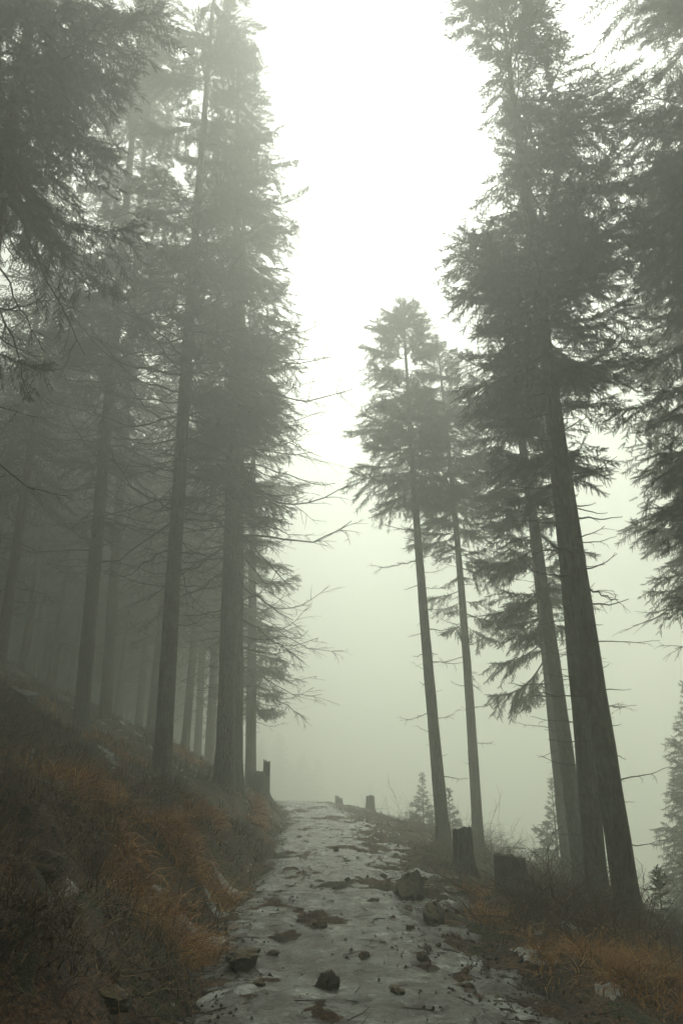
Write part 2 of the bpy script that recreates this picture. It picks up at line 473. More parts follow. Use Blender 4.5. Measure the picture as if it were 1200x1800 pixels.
def make_bough(seed, L, sag, tipup, thin=1.0):
    """a live spruce bough along +X: limb, side twigs and hanging needle shoots"""
    r = random.Random(seed)
    wood = MB(); need = MB()
    n = 12
    t = np.linspace(0, 1, n)
    wob = r.uniform(-0.06, 0.06)
    pts = np.stack([L * t * (1 - 0.04 * t), L * wob * np.sin(3 * t), L * (-sag * np.sin(t * math.pi * 0.62) + tipup * t ** 2.6)], -1)
    wood.tube(pts, 0.011 * L * (1 - 0.85 * t) + 0.003, 4)
    def limb(s):
        x = s * (n - 1); i = min(int(x), n - 2); f = x - i
        return pts[i] * (1 - f) + pts[i + 1] * f, unit(pts[i + 1] - pts[i])
    s = 0.16
    side = 1
    while s < 1.0:
        p, d = limb(s)
        env = (0.10 + 0.42 * math.sin(math.pi * min(1, (s * 0.92) ** 0.8)) ** 0.8) * min(L, 1.9)
        tl = env * r.uniform(0.65, 1.15)
        if s > 0.9: tl *= 0.7
        sid = np.array([-d[1], d[0], 0]) * side
        td = unit(d * r.uniform(0.45, 0.95) + sid * r.uniform(0.6, 1.0) + np.array([0, 0, r.uniform(-0.42, 0.02)]))
        k = max(3, int(tl / 0.05))
        tp = [p + td * tl * (q / (k - 1)) + np.array([0, 0, -0.22 * tl * (q / (k - 1)) ** 2]) for q in range(k)]
        wood.tube(np.array(tp)[[0, k // 2, k - 1]], [0.0045, 0.003, 0.0015], 3)
        for q in range(1, k):
            for sg in (-1, 1):
                if r.random() > 0.95 * thin: continue
                lat = np.cross(td, [0, 0, 1.0]) * sg
                sdv = td * r.uniform(0.5, 1.0) + lat * r.uniform(0.3, 0.9) + np.array([0, 0, r.uniform(-0.75, 0.12)])
                sprig(need, tp[q], sdv, r.uniform(0.08, 0.18), r.uniform(0.012, 0.019), r.uniform(0, 6))
            if r.random() < 0.5 * thin:       # hanging shoot
                sprig(need, tp[q], np.array([r.uniform(-.3, .3), r.uniform(-.3, .3), -1]) + td * 0.3, r.uniform(0.08, 0.2), r.uniform(0.011, 0.017), r.uniform(0, 6))
        sprig(need, tp[-1], td, r.uniform(0.1, 0.16), 0.016, 0)
        s += r.uniform(0.03, 0.055) / max(L, 0.8) * 1.7
        side = -side
    # shoots on the limb itself
    for q in range(int(34 * L)):
        p, d = limb(r.uniform(0.3, 1))
        sprig(need, p, d * r.uniform(0.3, 1) + np.array([r.uniform(-.6, .6), r.uniform(-.6, .6), r.uniform(-.5, .6)]), r.uniform(0.07, 0.15), 0.015, r.uniform(0, 6))
    p, d = limb(1.0)
    sprig(need, p, d, 0.17, 0.018, 0)
    f = []
    wv = np.concatenate(wood.v); nv = np.concatenate(need.v)
    wq = np.concatenate(wood.q); nq = np.concatenate(need.t) + len(wv)
    me = mesh_np('bough', np.concatenate([wv, nv]), [wq, nq])
    me.materials.append(M_DEAD); me.materials.append(M_NEED)
    idx = np.concatenate([np.zeros(len(wq), np.int32), np.ones(len(nq), np.int32)])
    me.polygons.foreach_set('material_index', idx)
    return me

def make_dead(seed, L, droop, up, nsub):
    """a dead branch along +X with a few side twigs"""
    r = random.Random(seed)
    mb = MB(); n = 9
    t = np.linspace(0, 1, n)
    y = np.cumsum([0] + [r.uniform(-0.045, 0.045) * L for _ in range(n - 1)])
    z = L * (-droop * t ** 1.3 + up * t ** 3) + np.cumsum([0] + [r.uniform(-0.03, 0.03) * L for _ in range(n - 1)])
    pts = np.stack([L * t, y, z], -1)
    mb.tube(pts, (0.012 + 0.005 * L) * (1 - 0.8 * t ** 0.8) + 0.0025, 5)
    def sub(p, d, ln, rad, depth):
        k = 5
        dd = d.copy(); q = [p]
        for _ in range(k - 1):
            dd = unit(dd + np.array([r.uniform(-.22, .22), r.uniform(-.22, .22), r.uniform(-.2, .12)]))
            q.append(q[-1] + dd * ln / (k - 1))
        mb.tube(np.array(q), np.linspace(rad, 0.0022, k), 3)
        if depth:
            for _ in range(r.randint(1, 3)):
                i = r.randint(1, k - 2)
                sub(q[i], unit(dd + np.array([r.uniform(-.8, .8), r.uniform(-.8, .8), r.uniform(-.5, .3)])), ln * r.uniform(0.3, 0.6), rad * 0.6, depth - 1)
    for _ in range(nsub + (3 if L > 1.25 else 0)):
        i = r.randint(2, n - 2)
        d = unit(pts[i + 1] - pts[i])
        sg = r.choice((-1, 1))
        d2 = unit(d * r.uniform(0.4, 1.1) + np.array([-d[1], d[0], 0]) * sg * r.uniform(0.4, 1.0) + np.array([0, 0, r.uniform(-0.5, 0.25)]))
        sub(pts[i], d2, L * r.uniform(0.15, 0.42), 0.0085, 1 if L > 1.0 else 0)
    me = mb.mesh('dead_branch'); me.materials.append(M_DEAD)
    return me

BOUGH_L = [(2.2, .16, .10), (2.2, .22, .16), (2.1, .10, .14), (1.7, .12, .12), (1.7, .2, .2), (1.6, .05, .16), (1.2, .05, .12), (1.2, .1, .22), (1.1, .0, .15), (0.7, -.05, .1), (0.7, .02, .2), (0.6, -.1, .1)]
BOUGHS = [(L, make_bough(100 + i, L, a, b)) for i, (L, a, b) in enumerate(BOUGH_L)]
SPARSE = [(L, make_bough(200 + i, L, a, b, 0.55)) for i, (L, a, b) in enumerate([(2.0, .2, .12), (1.8, .12, .2), (1.5, .1, .1)])]
DEAD = [(L, make_dead(300 + i, L, d, u, k)) for i, (L, d, u, k) in enumerate(
    [(2.4, .35, .28, 6), (2.2, .22, .36, 5), (2.0, .5, .22, 7), (1.8, .12, .3, 4), (1.7, .4, .1, 8), (1.4, .25, .32, 4), (1.3, .1, .05, 5), (1.1, .4, .2, 5), (2.6, .28, .18, 9)])]
STUB = [(L, make_dead(400 + i, L, d, u, k)) for i, (L, d, u, k) in enumerate(
    [(0.7, .05, .1, 1), (0.5, .1, .0, 0), (0.9, -.05, .15, 2), (0.35, .1, .2, 0), (1.2, .0, .12, 2), (0.8, .15, .1, 1)])]

def pick(protos, L, r):
    c = sorted(protos, key=lambda p: abs(p[0] - L) + r.uniform(0, 0.35))
    return c[0]

def trunk_mesh(seed, axis_pts, r0, flare=1.0):
    r = random.Random(seed)
    n = len(axis_pts); sides = 18
    pts = np.array(axis_pts)
    h = pts[:, 2] - pts[0, 2]; H = h[-1]
    base = r0 * (1 - h / H) ** 0.75 * 0.97 + 0.012
    a = np.linspace(0, 2 * math.pi, sides, endpoint=False)
    ph = [r.uniform(0, 6.28) for _ in range(4)]
    lob = 0.30 * np.cos(3 * a + ph[0]) + 0.22 * np.cos(5 * a + ph[1]) + 0.12 * np.cos(2 * a + ph[2])
    fl = np.exp(-np.maximum(h, -0.2) / 0.38)[:, None] * flare
    rr = base[:, None] * (1 + fl * (0.5 + 0.7 * lob[None, :]) + 0.045 * np.array([[r.uniform(-1, 1) for _ in range(sides)] for _ in range(n)]))
    mb = MB(); mb.tube(pts, rr, sides)
    return mb.mesh('trunk', True)

TREES = []
def spruce(label, Y, base_px=None, top_px=None, X=None, r0=0.25, crown_py=500, Rad=2.0, n_live=120, n_dead=40, dead_from=0.12,
           dead_kind=DEAD, seed=1, lean=None, power=0.7, live_extra=(), low_py=None, n_low=14, droop=0.0, top_open=0.0, group=None, skew=None, dead_scale=1.15, dead_down=0.0, waist=0.25):
    r = random.Random(seed)
    if X is None:
        d = ray(*base_px); X = d[0] / d[1] * Y
    z0 = gz(X, Y)
    top = at(top_px[0], top_px[1], Y)
    H = top.z - z0
    root = link('spruce_tree', None, None, None, (X, Y, z0)); root.empty_display_size = 0.3
    tag(root, label, 'tree', group)
    # trunk axis, slightly bowed, sunk a little into the ground
    dx = top.x - X
    bow = r.uniform(-0.12, 0.12); bow2 = r.uniform(-0.15, 0.15)
    hs = np.concatenate([[-0.35, -0.1, 0.08, 0.25, 0.5, 0.85], np.arange(1.4, H, 0.6), [H]])
    def ax(h):
        t = max(0.0, h / H)
        return np.array([dx * t + bow * math.sin(math.pi * t), bow2 * math.sin(math.pi * t), h])
    link('trunk', trunk_mesh(seed, [ax(h) for h in hs], r0), M_BARK, root)
    crown_h = at(600, crown_py, Y).z - z0
    rad_at = lambda h: r0 * max(0.02, 1 - h / H) ** 0.75
    # crown: its own mesh is the leader with its top shoots
    lead = MB()
    lead.tube(np.array([[0, 0, -0.6], [0.01, 0, -0.2], [0, 0.01, 0.25]]), [0.02, 0.014, 0.006], 5)
    for k in range(46):
        h = r.uniform(-0.55, 0.25); an = r.uniform(0, 6.28)
        shoot(lead, np.array([0, 0, h]), np.array([math.cos(an), math.sin(an), r.uniform(0.5, 1.4)]), r.uniform(0.08, 0.2), 0.017, an)
    lm = lead.mesh('crown'); lm.materials.append(M_NEED)
    a = ax(H)
    crown = link('crown', lm, None, root, tuple(a))
    span = H - crown_h
    prof = [r.uniform(0.78, 1.18) for _ in range(9)]
    def bough(h, az, L, el, protos=BOUGHS, par=None, name='bough', sc_=1.0):
        L0, me = pick(protos, L, r)
        o = bpy.data.objects.new(name, me)
        c = ax(h) + rad_at(h) * 0.6 * np.array([math.cos(az), math.sin(az), 0])
        if par is crown: c = c - a
        o.parent = par; o.location = c
        s = L / L0 * sc_
        o.scale = (s, s * r.choice((-1, 1)) * r.uniform(0.85, 1.15), s * r.uniform(0.85, 1.2))
        o.rotation_euler = (r.uniform(-0.2, 0.2), -el, az)
        col.objects.link(o)
        return o
    az = r.uniform(0, 6.28)
    for k in range(n_live):
        s = ((k + r.uniform(0.1, 0.9)) / n_live) ** 1.12      # 0 apex, 1 crown base
        h = H - 0.15 - span * s
        az += 2.399 + r.uniform(-0.5, 0.5)
        q = s * 7.99; i = int(q); pf = prof[i] * (1 - q + i) + prof[i + 1] * (q - i)
        env = min(1.0, (s / 0.55)) ** power
        if s > 0.5: env *= 1 - waist * (s - 0.5) / 0.5
        gap = float(vnoise(np.array([az * 0.95 % 6.0]), np.array([h * 0.8 + seed * 9.1]), seed)[0])
        if gap < 0.33 and s > 0.22: continue
        L = max(0.3, 0.82 * Rad * (0.1 + 0.9 * env) * pf * r.uniform(0.55, 1.22) * (0.75 + 0.45 * gap))
        if skew: L *= 1 + skew[1] * math.cos(az - skew[0])
        el = (0.75 - 1.5 * s) if s < 0.45 else (0.08 - 0.35 * (s - 0.45))
        el += r.uniform(-0.14, 0.14) - droop * s
        if s > 0.8 and r.random() < 0.35: bough(h, az, L, el, SPARSE, crown)
        else: bough(h, az, L, el, BOUGHS, crown)
    if low_py:
        low_h = at(600, low_py, Y).z - z0
        for k in range(n_low):
            f = r.random() ** 1.5
            h = crown_h + (low_h - crown_h) * f
            bough(h, r.uniform(0, 6.28), 0.82 * Rad * r.uniform(0.4, 1.1) * (1 - 0.3 * f), r.uniform(-0.45, 0.1), SPARSE if r.random() < 0.5 else BOUGHS, crown)
    for (hpy, azd, L, eld) in live_extra:
        h = at(600, hpy, Y).z - z0
        bough(h, R(azd), L, R(eld), BOUGHS if L > 1 else SPARSE, crown)
    # dead branches below and inside the crown
    h0 = H * dead_from
    for k in range(n_dead):
        h = h0 + (crown_h + 0.12 * span - h0) * ((k + r.random()) / n_dead) ** 0.8
        az += 2.399 + r.uniform(-0.7, 0.7)
        L0, me = r.choice(dead_kind)
        f = 0.55 + 0.45 * min(1, (h - h0) / max(0.5, 0.5 * (crown_h - h0)))
        o = bpy.data.objects.new('dead_branch', me)
        o.parent = root; o.location = ax(h) + rad_at(h) * 0.8 * np.array([math.cos(az), math.sin(az), 0])
        s = f * r.uniform(0.7, 1.3) * dead_scale
        o.scale = (s, s * r.choice((-1, 1)), s * r.uniform(0.6, 1.25))
        o.rotation_euler = (r.uniform(-0.3, 0.3), -r.uniform(-0.3, 0.22) + dead_down, az)
        col.objects.link(o)
    TREES.append(root)
    return root

# --- left of the path
spruce('nearest spruce at the left edge, its trunk leaving the frame', 8.6, X=-4.85, top_px=(105, -260), r0=0.19, crown_py=330, Rad=2.2, n_live=135, n_dead=32, dead_scale=0.75, seed=11, low_py=640, n_low=12, droop=0.1, dead_down=0.15)
spruce('grey spruce trunk on the upper bank, leftmost full trunk in view', 21.0, (140, 1290), (268, -170), r0=0.205, crown_py=560, Rad=2.5, n_live=150, n_dead=140, seed=12, low_py=930, n_low=26)
spruce('paler spruce just behind the leftmost full trunk on the bank', 27.5, (184, 1270), (275, -20), r0=0.21, crown_py=700, Rad=2.5, n_live=120, n_dead=80, seed=13, low_py=980, n_low=26)
spruce('dark leaning spruce standing alone on the middle of the left bank', 17.3, (282, 1390), (384, -110), r0=0.2, crown_py=440, Rad=2.2, n_live=125, n_dead=120, seed=14, low_py=820, n_low=22)
spruce('thick spruce nearest the path on the left, crown towering over it', 18.6, (392, 1420), (418, 60), r0=0.23, crown_py=660, Rad=2.45, n_live=115, n_dead=120, seed=15, low_py=940, n_low=30, power=0.6)
spruce('spruce pressed close behind the thick one beside the path', 20.0, (412, 1410), (432, 240), r0=0.2, crown_py=760, Rad=2.2, n_live=70, n_dead=40, seed=16, low_py=950)
spruce('slim pale spruce right of the thick trunk by the broken stump', 28.0, (441, 1375), (446, 560), r0=0.2, crown_py=1130, Rad=2.1, n_live=90, n_dead=100, seed=17, low_py=1260)
# --- right of the path
spruce('left one of the slender pair right of the path, rounded top', 21.0, (781, 1500), (708, 540), r0=0.175, crown_py=850, Rad=1.95, n_live=120, n_dead=44, dead_from=0.06, dead_kind=STUB + DEAD[5:8], seed=21, dead_scale=0.8, low_py=880, power=0.45)
spruce('right one of the slender pair, ragged boughs hanging lower', 24.0, (843, 1525), (768, 600), r0=0.165, crown_py=930, Rad=1.9, n_live=110, n_dead=26, dead_kind=STUB + DEAD[5:8], seed=22, dead_scale=0.8, low_py=1100, power=0.5,
       live_extra=[(1000, 10, 1.6, -12), (1060, 200, 1.0, -20), (1080, -20, 1.7, -18), (1100, 30, 1.2, -25)])
spruce('pale spruce between the slender pair and the biggest right trunk', 17.0, (1030, 1590), (866, 455), r0=0.185, crown_py=900, Rad=1.9, n_live=100, n_dead=64, dead_from=0.05, dead_kind=STUB, seed=23, dead_scale=0.8, low_py=1100, power=0.6,
       live_extra=[(960, 185, 1.5, -15), (1040, 170, 1.4, -25), (1090, 215, 1.2, -30)])
spruce('faint spruce behind that pale one, low bough hanging to the left', 21.5, (1004, 1570), (900, 620), r0=0.19, crown_py=1050, Rad=1.8, n_live=90, n_dead=20, dead_kind=STUB, seed=24, dead_scale=0.8, low_py=1150,
       live_extra=[(1130, 185, 1.7, -22), (1160, 170, 1.9, -32), (1190, 200, 1.3, -38)])
spruce('biggest trunk on the right, rooted in bramble at the path edge', 11.0, (1112, 1650), (877, -25), r0=0.175, crown_py=560, Rad=2.35, n_live=112, n_dead=90, dead_from=0.04, skew=(0.0, 0.05), waist=0.5, dead_kind=STUB * 2 + DEAD[5:8], seed=25, dead_scale=0.8, low_py=760, power=0.4)
spruce('thinner trunk hidden close behind the biggest right trunk', 12.6, (1055, 1625), (902, 190), r0=0.165, crown_py=720, Rad=1.9, n_live=66, n_dead=34, dead_from=0.05, dead_kind=STUB, seed=26, dead_scale=0.8, low_py=880)
spruce('dense spruce filling the upper right corner, trunk outside the frame', 10.8, X=6.15, top_px=(1185, -330), r0=0.2, crown_py=880, Rad=2.5, n_live=260, n_dead=8, dead_from=0.5, dead_kind=STUB, seed=27, low_py=1010, power=0.5)
spruce('spruce behind the right corner one, crown ending lower', 17.5, X=9.6, top_px=(1140, 330), r0=0.2, crown_py=1020, Rad=2.2, n_live=120, n_dead=20, seed=28, low_py=1080, power=0.5)

# --- far trees in the fog on the left: one crown mesh per kind, shared
def far_crown(seed, H, Rad, n):
    r = random.Random(seed); mb = MB(); az = 0
    for k in range(n):
        s = (k + r.random()) / n
        h = H * (1 - 0.68 * s) - 0.1
        az += 2.399 + r.uniform(-.5, .5)
        L = Rad * (0.12 + 0.88 * min(1, s / 0.6) ** 0.8) * r.uniform(0.7, 1.15)
        el = 0.6 - 1.1 * s + r.uniform(-.15, .15)
        d = np.array([math.cos(az) * math.cos(el), math.sin(az) * math.cos(el), math.sin(el)])
        m = max(5, int(L / 0.13))
        side = np.array([-math.sin(az), math.cos(az), 0])
        pts = [np.array([0, 0, h]) + d * L * q / m + np.array([0, 0, -0.15 * L * math.sin(2 * q / m)]) for q in range(m + 1)]
        mb.tube(np.array(pts)[[0, m // 2, m]], [0.02, 0.012, 0.004], 3)
        for q in range(1, m + 1):
            wdt = 0.42 * L * math.sin(math.pi * min(1, 0.9 * q / m) ** 0.8) + 0.08
            for sg in (-1, 1):
                for e in range(4):
                    p = pts[q] + side * sg * wdt * e / 4 + d * wdt * 0.25 * e / 4 + np.array([0, 0, -0.06 * e])
                    shoot(mb, p, side * sg * r.uniform(.3, 1) + d * r.uniform(0.2, .8) + np.array([0, 0, r.uniform(-.9, .1)]), r.uniform(.12, .24), r.uniform(.02, .035), r.uniform(0, 6))
    me = mb.mesh('crown'); me.materials.append(M_NEED); return me

FAR = [(22.0, far_crown(501, 22.0, 2.4, 90)), (22.0, far_crown(502, 22.0, 2.1, 80)), (22.0, far_crown(503, 22.0, 2.7, 95))]
FAR_TRUNK = []
for i in range(3):
    hs = np.concatenate([[-0.4, -0.1, 0.1, 0.3, 0.6, 1.0], np.arange(1.8, 22, 1.2), [22.0]])
    FAR_TRUNK.append(trunk_mesh(600 + i, [np.array([0.1 * math.sin(h / 7 + i), 0.1 * math.cos(h / 6 + i), h]) for h in hs], 0.2))
far_spots = [  # px at the base, distance, what tells it apart
    (20, 33, 'faint spruce far up the bank at the left frame edge'),
    (78, 37, 'faint spruce far up the bank, second from the left edge'),
    (112, 44, 'ghostly spruce left of the leftmost full trunk'),
    (238, 39, 'faint spruce between the leftmost trunks and the dark leaning one'),
    (262, 31, 'far spruce just left of the dark leaning trunk'),
    (326, 34, 'far spruce just right of the dark leaning trunk'),
    (347, 41, 'ghostly spruce midway between the dark leaning and the thick trunk'),
    (366, 36, 'far spruce just left of the thick trunk'),
    (415, 50, 'very faint spruce seen between the thick and the slim trunk'),
    (-60, 28, 'spruce beyond the left frame edge, only boughs in view'),
    (-20, 24, 'spruce high on the bank whose boughs fill the left edge'),
    (205, 48, 'ghostly spruce deep in the wood behind the paler pair'),
    (300, 52, 'deepest ghostly spruce behind the dark leaning trunk'),
]
for i, (px, Y, lab) in enumerate(far_spots):
    d = ray(px, 1300); X = d[0] / d[1] * Y
    root = link('spruce_tree', None, None, None, (X, Y, gz(X, Y)))
    root.rotation_euler = (0, 0, i * 1.7); s = 0.9 + 0.22 * ((i * 7) % 5) / 4
    root.scale = (s * 1.05, s * 1.05, s)
    tag(root, lab, 'tree', 'far spruces fading into the fog')
    link('trunk', FAR_TRUNK[i % 3], M_BARK, root)
    link('crown', FAR[i % 3][1], None, root)
    r = random.Random(700 + i)
    for k in range(16):
        L0, me = r.choice(DEAD)
        o = bpy.data.objects.new('dead_branch', me); o.parent = root
        o.location = (0, 0, r.uniform(2.5, 9)); o.scale = [r.uniform(0.6, 1.0)] * 3
        o.rotation_euler = (0, r.uniform(-0.1, 0.35), r.uniform(0, 6.28)); col.objects.link(o)

# wood up the hill plus unseen trees added for shade, instanced on points
def wood():
    rg = np.random.default_rng(5)
    P = []
    for x in np.arange(-80, 75, 3.3):
        for y in np.arange(-27, 215, 3.3):
            X = x + rg.uniform(-1.5, 1.5); Y = y + rg.uniform(-1.5, 1.5)
            if Y > 0:
                side = X < -0.46 * Y - 6.5                      # left of what the camera sees
                deep = Y > 40 and X < -0.16 * Y - 3.5
                far = Y > 150 + 12 * math.sin(X * 0.11)  # distant belt added to darken the fog low along the horizon
                right = Y < 12 and 0.46 * Y + 8.5 < X < 34  # out-of-frame trees on the right, added to darken the near fog
                if not (side or deep or far or right): continue
                if Y > 170 and rg.random() < 0.5: continue
            else:
                if X > 30 or abs(X - 0.5) < 3.0: continue  # trees behind the viewer, added to shade the foreground
            if Y > -6 and abs(X) < 4: continue
            P.append((X, Y, float(base_h(X, Y)) - 0.1))
    P = np.array(P)
    srcs = []
    for i in range(3):
        c, t_ = FAR[i][1], FAR_TRUNK[i]
        cv = np.empty(len(c.vertices) * 3, np.float32); c.vertices.foreach_get('co', cv)
        tv = np.empty(len(t_.vertices) * 3, np.float32); t_.vertices.foreach_get('co', tv)
        def polys(m_, off):
            q = []; t3 = []
            for p in m_.polygons:
                (q if len(p.vertices) == 4 else t3).append([k + off for k in p.vertices])
            return q, t3
        q1, a1 = polys(t_, 0); q2, a2 = polys(c, len(tv) // 3)
        me = mesh_np('wood_tree', np.concatenate([tv, cv]).reshape(-1, 3), [np.array(q1 + q2)])
        me.materials.append(M_BARK); me.materials.append(M_NEED)
        me.polygons.foreach_set('material_index', np.array([0] * len(q1) + [1] * len(q2), np.int32))
        srcs.append(me)
    pm = bpy.data.meshes.new('wood'); pm.from_pydata([tuple(p) for p in P], [], [])
    ob = link('wood', pm)
    tag(ob, 'dim mass of spruce wood up the left hill, with unseen trees added for shade', 'wood', kind='stuff')
    ng = bpy.data.node_groups.new('wood_trees', 'GeometryNodeTree')
    ng.interface.new_socket('Geometry', in_out='INPUT', socket_type='NodeSocketGeometry')
    ng.interface.new_socket('Geometry', in_out='OUTPUT', socket_type='NodeSocketGeometry')
    gi = ng.nodes.new('NodeGroupInput'); go = ng.nodes.new('NodeGroupOutput')
    join = ng.nodes.new('GeometryNodeJoinGeometry')
    for me in srcs:
        so = bpy.data.objects.new('wood_tree', me)
        oi = ng.nodes.new('GeometryNodeObjectInfo'); oi.inputs['Object'].default_value = so
        oi.inputs['As Instance'].default_value = True
        gti = ng.nodes.new('GeometryNodeGeometryToInstance')
        ng.links.new(oi.outputs['Geometry'], gti.inputs[0]); ng.links.new(gti.outputs[0], join.inputs[0])
    ip = ng.nodes.new('GeometryNodeInstanceOnPoints')
    ip.inputs['Pick Instance'].default_value = True
    ri = ng.nodes.new('FunctionNodeRandomValue'); ri.data_type = 'INT'
    for k_ in ri.inputs:
        if k_.name == 'Max' and k_.type == 'INT': k_.default_value = 2
        if k_.name == 'Min' and k_.type == 'INT': k_.default_value = 0
    rr = ng.nodes.new('FunctionNodeRandomValue'); rr.data_type = 'FLOAT_VECTOR'
    rr.inputs[0].default_value = (0, 0, 0); rr.inputs[1].default_value = (0.04, 0.04, 6.28)
    rs = ng.nodes.new('FunctionNodeRandomValue'); rs.data_type = 'FLOAT'
    for k_ in rs.inputs:
        if k_.type == 'VALUE' and k_.name == 'Min': k_.default_value = 0.85
        if k_.type == 'VALUE' and k_.name == 'Max': k_.default_value = 1.15
    outv = lambda n, ty: [o for o in n.outputs if o.type == ty and o.enabled][0]
    ng.links.new(gi.outputs[0], ip.inputs['Points']); ng.links.new(join.outputs[0], ip.inputs['Instance'])
    ng.links.new(outv(ri, 'INT'), ip.inputs['Instance Index'])
    ng.links.new(outv(rr, 'VECTOR'), ip.inputs['Rotation'])
    ng.links.new(outv(rs, 'VALUE'), ip.inputs['Scale'])
    ng.links.new(ip.outputs[0], go.inputs[0])
    md = ob.modifiers.new('wood', 'NODES'); md.node_group = ng
    print('wood trees', len(P))
wood()

# ------------------------------------------------------------------ young spruces
def young(label, px, py, Y, H, seed, X=None):
    r = random.Random(seed)
    if X is None:
        d = ray(px, py); X = d[0] / d[1] * Y
    root = link('young_spruce', None, None, None, (X, Y, gz(X, Y) - 0.05))
    tag(root, label, 'tree', 'young spruces on the slope')
    hs = np.linspace(-0.1, H, 7)
    mb = MB(); mb.tube(np.stack([hs * 0, hs * 0, hs], -1), 0.028 * H / 2 * (1 - hs / (H + 0.2)) + 0.004, 7)
    link('trunk', mb.mesh('trunk', True), M_BARK, root)
    lead = MB()
    for k in range(26):
        an = r.uniform(0, 6.28)
        shoot(lead, np.array([0, 0, H - r.uniform(0, .35)]), np.array([math.cos(an), math.sin(an), r.uniform(.4, 1.5)]), r.uniform(.06, .16), .015, an)
    lm = lead.mesh('crown'); lm.materials.append(M_NEED)
    crown = link('crown', lm, None, root)
    n = int(14 + 11 * H); az = r.uniform(0, 6)
    for k in range(n):
        s = (k + r.random()) / n
        h = H * (1 - 0.93 * s) - 0.08; az += 2.399
        L = max(0.14, 0.3 * H * s * r.uniform(0.7, 1.25))
        L = min(L, 1.5)
        L0, me = pick(BOUGHS[3:], L, r)
        o = bpy.data.objects.new('bough', me); o.parent = crown; o.location = (0, 0, h)
        o.scale = [L / L0] * 3; o.rotation_euler = (0, -(0.55 - 0.75 * s), az); col.objects.link(o)

young('little spruce left of the slender pair, paled by the fog', 745, 1465, 31, 2.2, 41)
young('little spruce half hidden behind the left trunk of the slender pair', 792, 1480, 27, 1.6, 42)
young('little spruce behind the pale trunk on the right slope', 985, 1560, 27, 3.2, 43)
young('tall young spruce at the right frame edge, boughs reaching in', 1262, 1600, 24, 7.4, 44)
young('low dark young spruce right of the biggest trunk', 1165, 1620, 13.2, 1.3, 45)
young('bushy young spruce low at the right edge below the tall one', 1225, 1640, 15, 1.6, 47)

# ------------------------------------------------------------------ stumps
def stump(label, px, py, Y, rad, H, seed, slant=0.05, jag=0.0):
    r = random.Random(seed)
    d = ray(px, py); X = d[0] / d[1] * Y
    z = gz(X, Y)
    root = link('tree_stump', None, None, None, (X, Y, z)); tag(root, label, 'stump')
    n = 22; a = np.linspace(0, 2 * math.pi, n, endpoint=False)
    ph = [r.uniform(0, 6.28) for _ in range(3)]
    lob = 0.3 * np.cos(3 * a + ph[0]) + 0.2 * np.cos(5 * a + ph[1])
    hs = [-0.25, -0.05, 0.06, 0.16, 0.32, 0.6 * H, 0.85 * H, H]
    v = []
    az = r.uniform(0, 6.28)
    topz = H + slant * np.cos(a - az) + jag * np.array([r.uniform(-1, 1) for _ in a])
    wob = np.array([r.uniform(-0.05, 0.05) for _ in a])
    for h in hs:
        f = math.exp(-max(h, 0) / 0.16)
        rr = rad * (1 + f * (0.3 + 0.8 * lob) + 0.06 * lob + wob) * (1 - 0.06 * h / H)
        zz = np.minimum(h, topz) if h < H else topz
        v.append(np.stack([rr * np.cos(a), rr * np.sin(a), zz + 0 * a], -1))
    # bevelled rim
    rr = np.linalg.norm(v[-1][:, :2], axis=1)
    rim = np.stack([(rr * 0.93) * np.cos(a), (rr * 0.93) * np.sin(a), topz + 0.012], -1)
    v.append(rim)
    V = np.concatenate(v); m = len(v)
    i = np.arange(m - 1)[:, None] * n; j = np.arange(n)[None, :]; k = (j + 1) % n
    q = np.stack([i + j, i + k, i + n + k, i + n + j], -1).reshape(-1, 4)
    link('bark', mesh_np('bark', V, q, False), M_BARK, root)
    cv = np.vstack([rim + [0, 0, -0.004], [[0, 0, H + (0.02 if jag == 0 else -0.04)]]])
    link('cut_top', mesh_np('cut_top', cv, np.array([[x, (x + 1) % n, n] for x in range(n)])), M_CUT, root)
    return root

stump('tall narrow dark stump right of the path before the slender pair', 818, 1570, 14.6, 0.18, 0.75, 51, 0.05, 0.015)
stump('broad squat stump beside the bramble right of the path', 901, 1596, 12.6, 0.25, 0.62, 52, 0.04, 0.015)
stump('small pale stump on the right of the far path crest', 651, 1434, 33, 0.19, 0.55, 53, 0.08, 0.04)
stump('tiny faint stump at the far bend of the path', 595, 1416, 40, 0.2, 0.5, 54, 0.08, 0.04)
stump('broad broken stump left of the path under the slim pale spruce', 450, 1405, 24.0, 0.36, 0.75, 55, 0.1, 0.05)
stump('thin post-like snag beside the broad broken stump', 467, 1400, 24.4, 0.115, 1.25, 56, 0.03, 0.05)

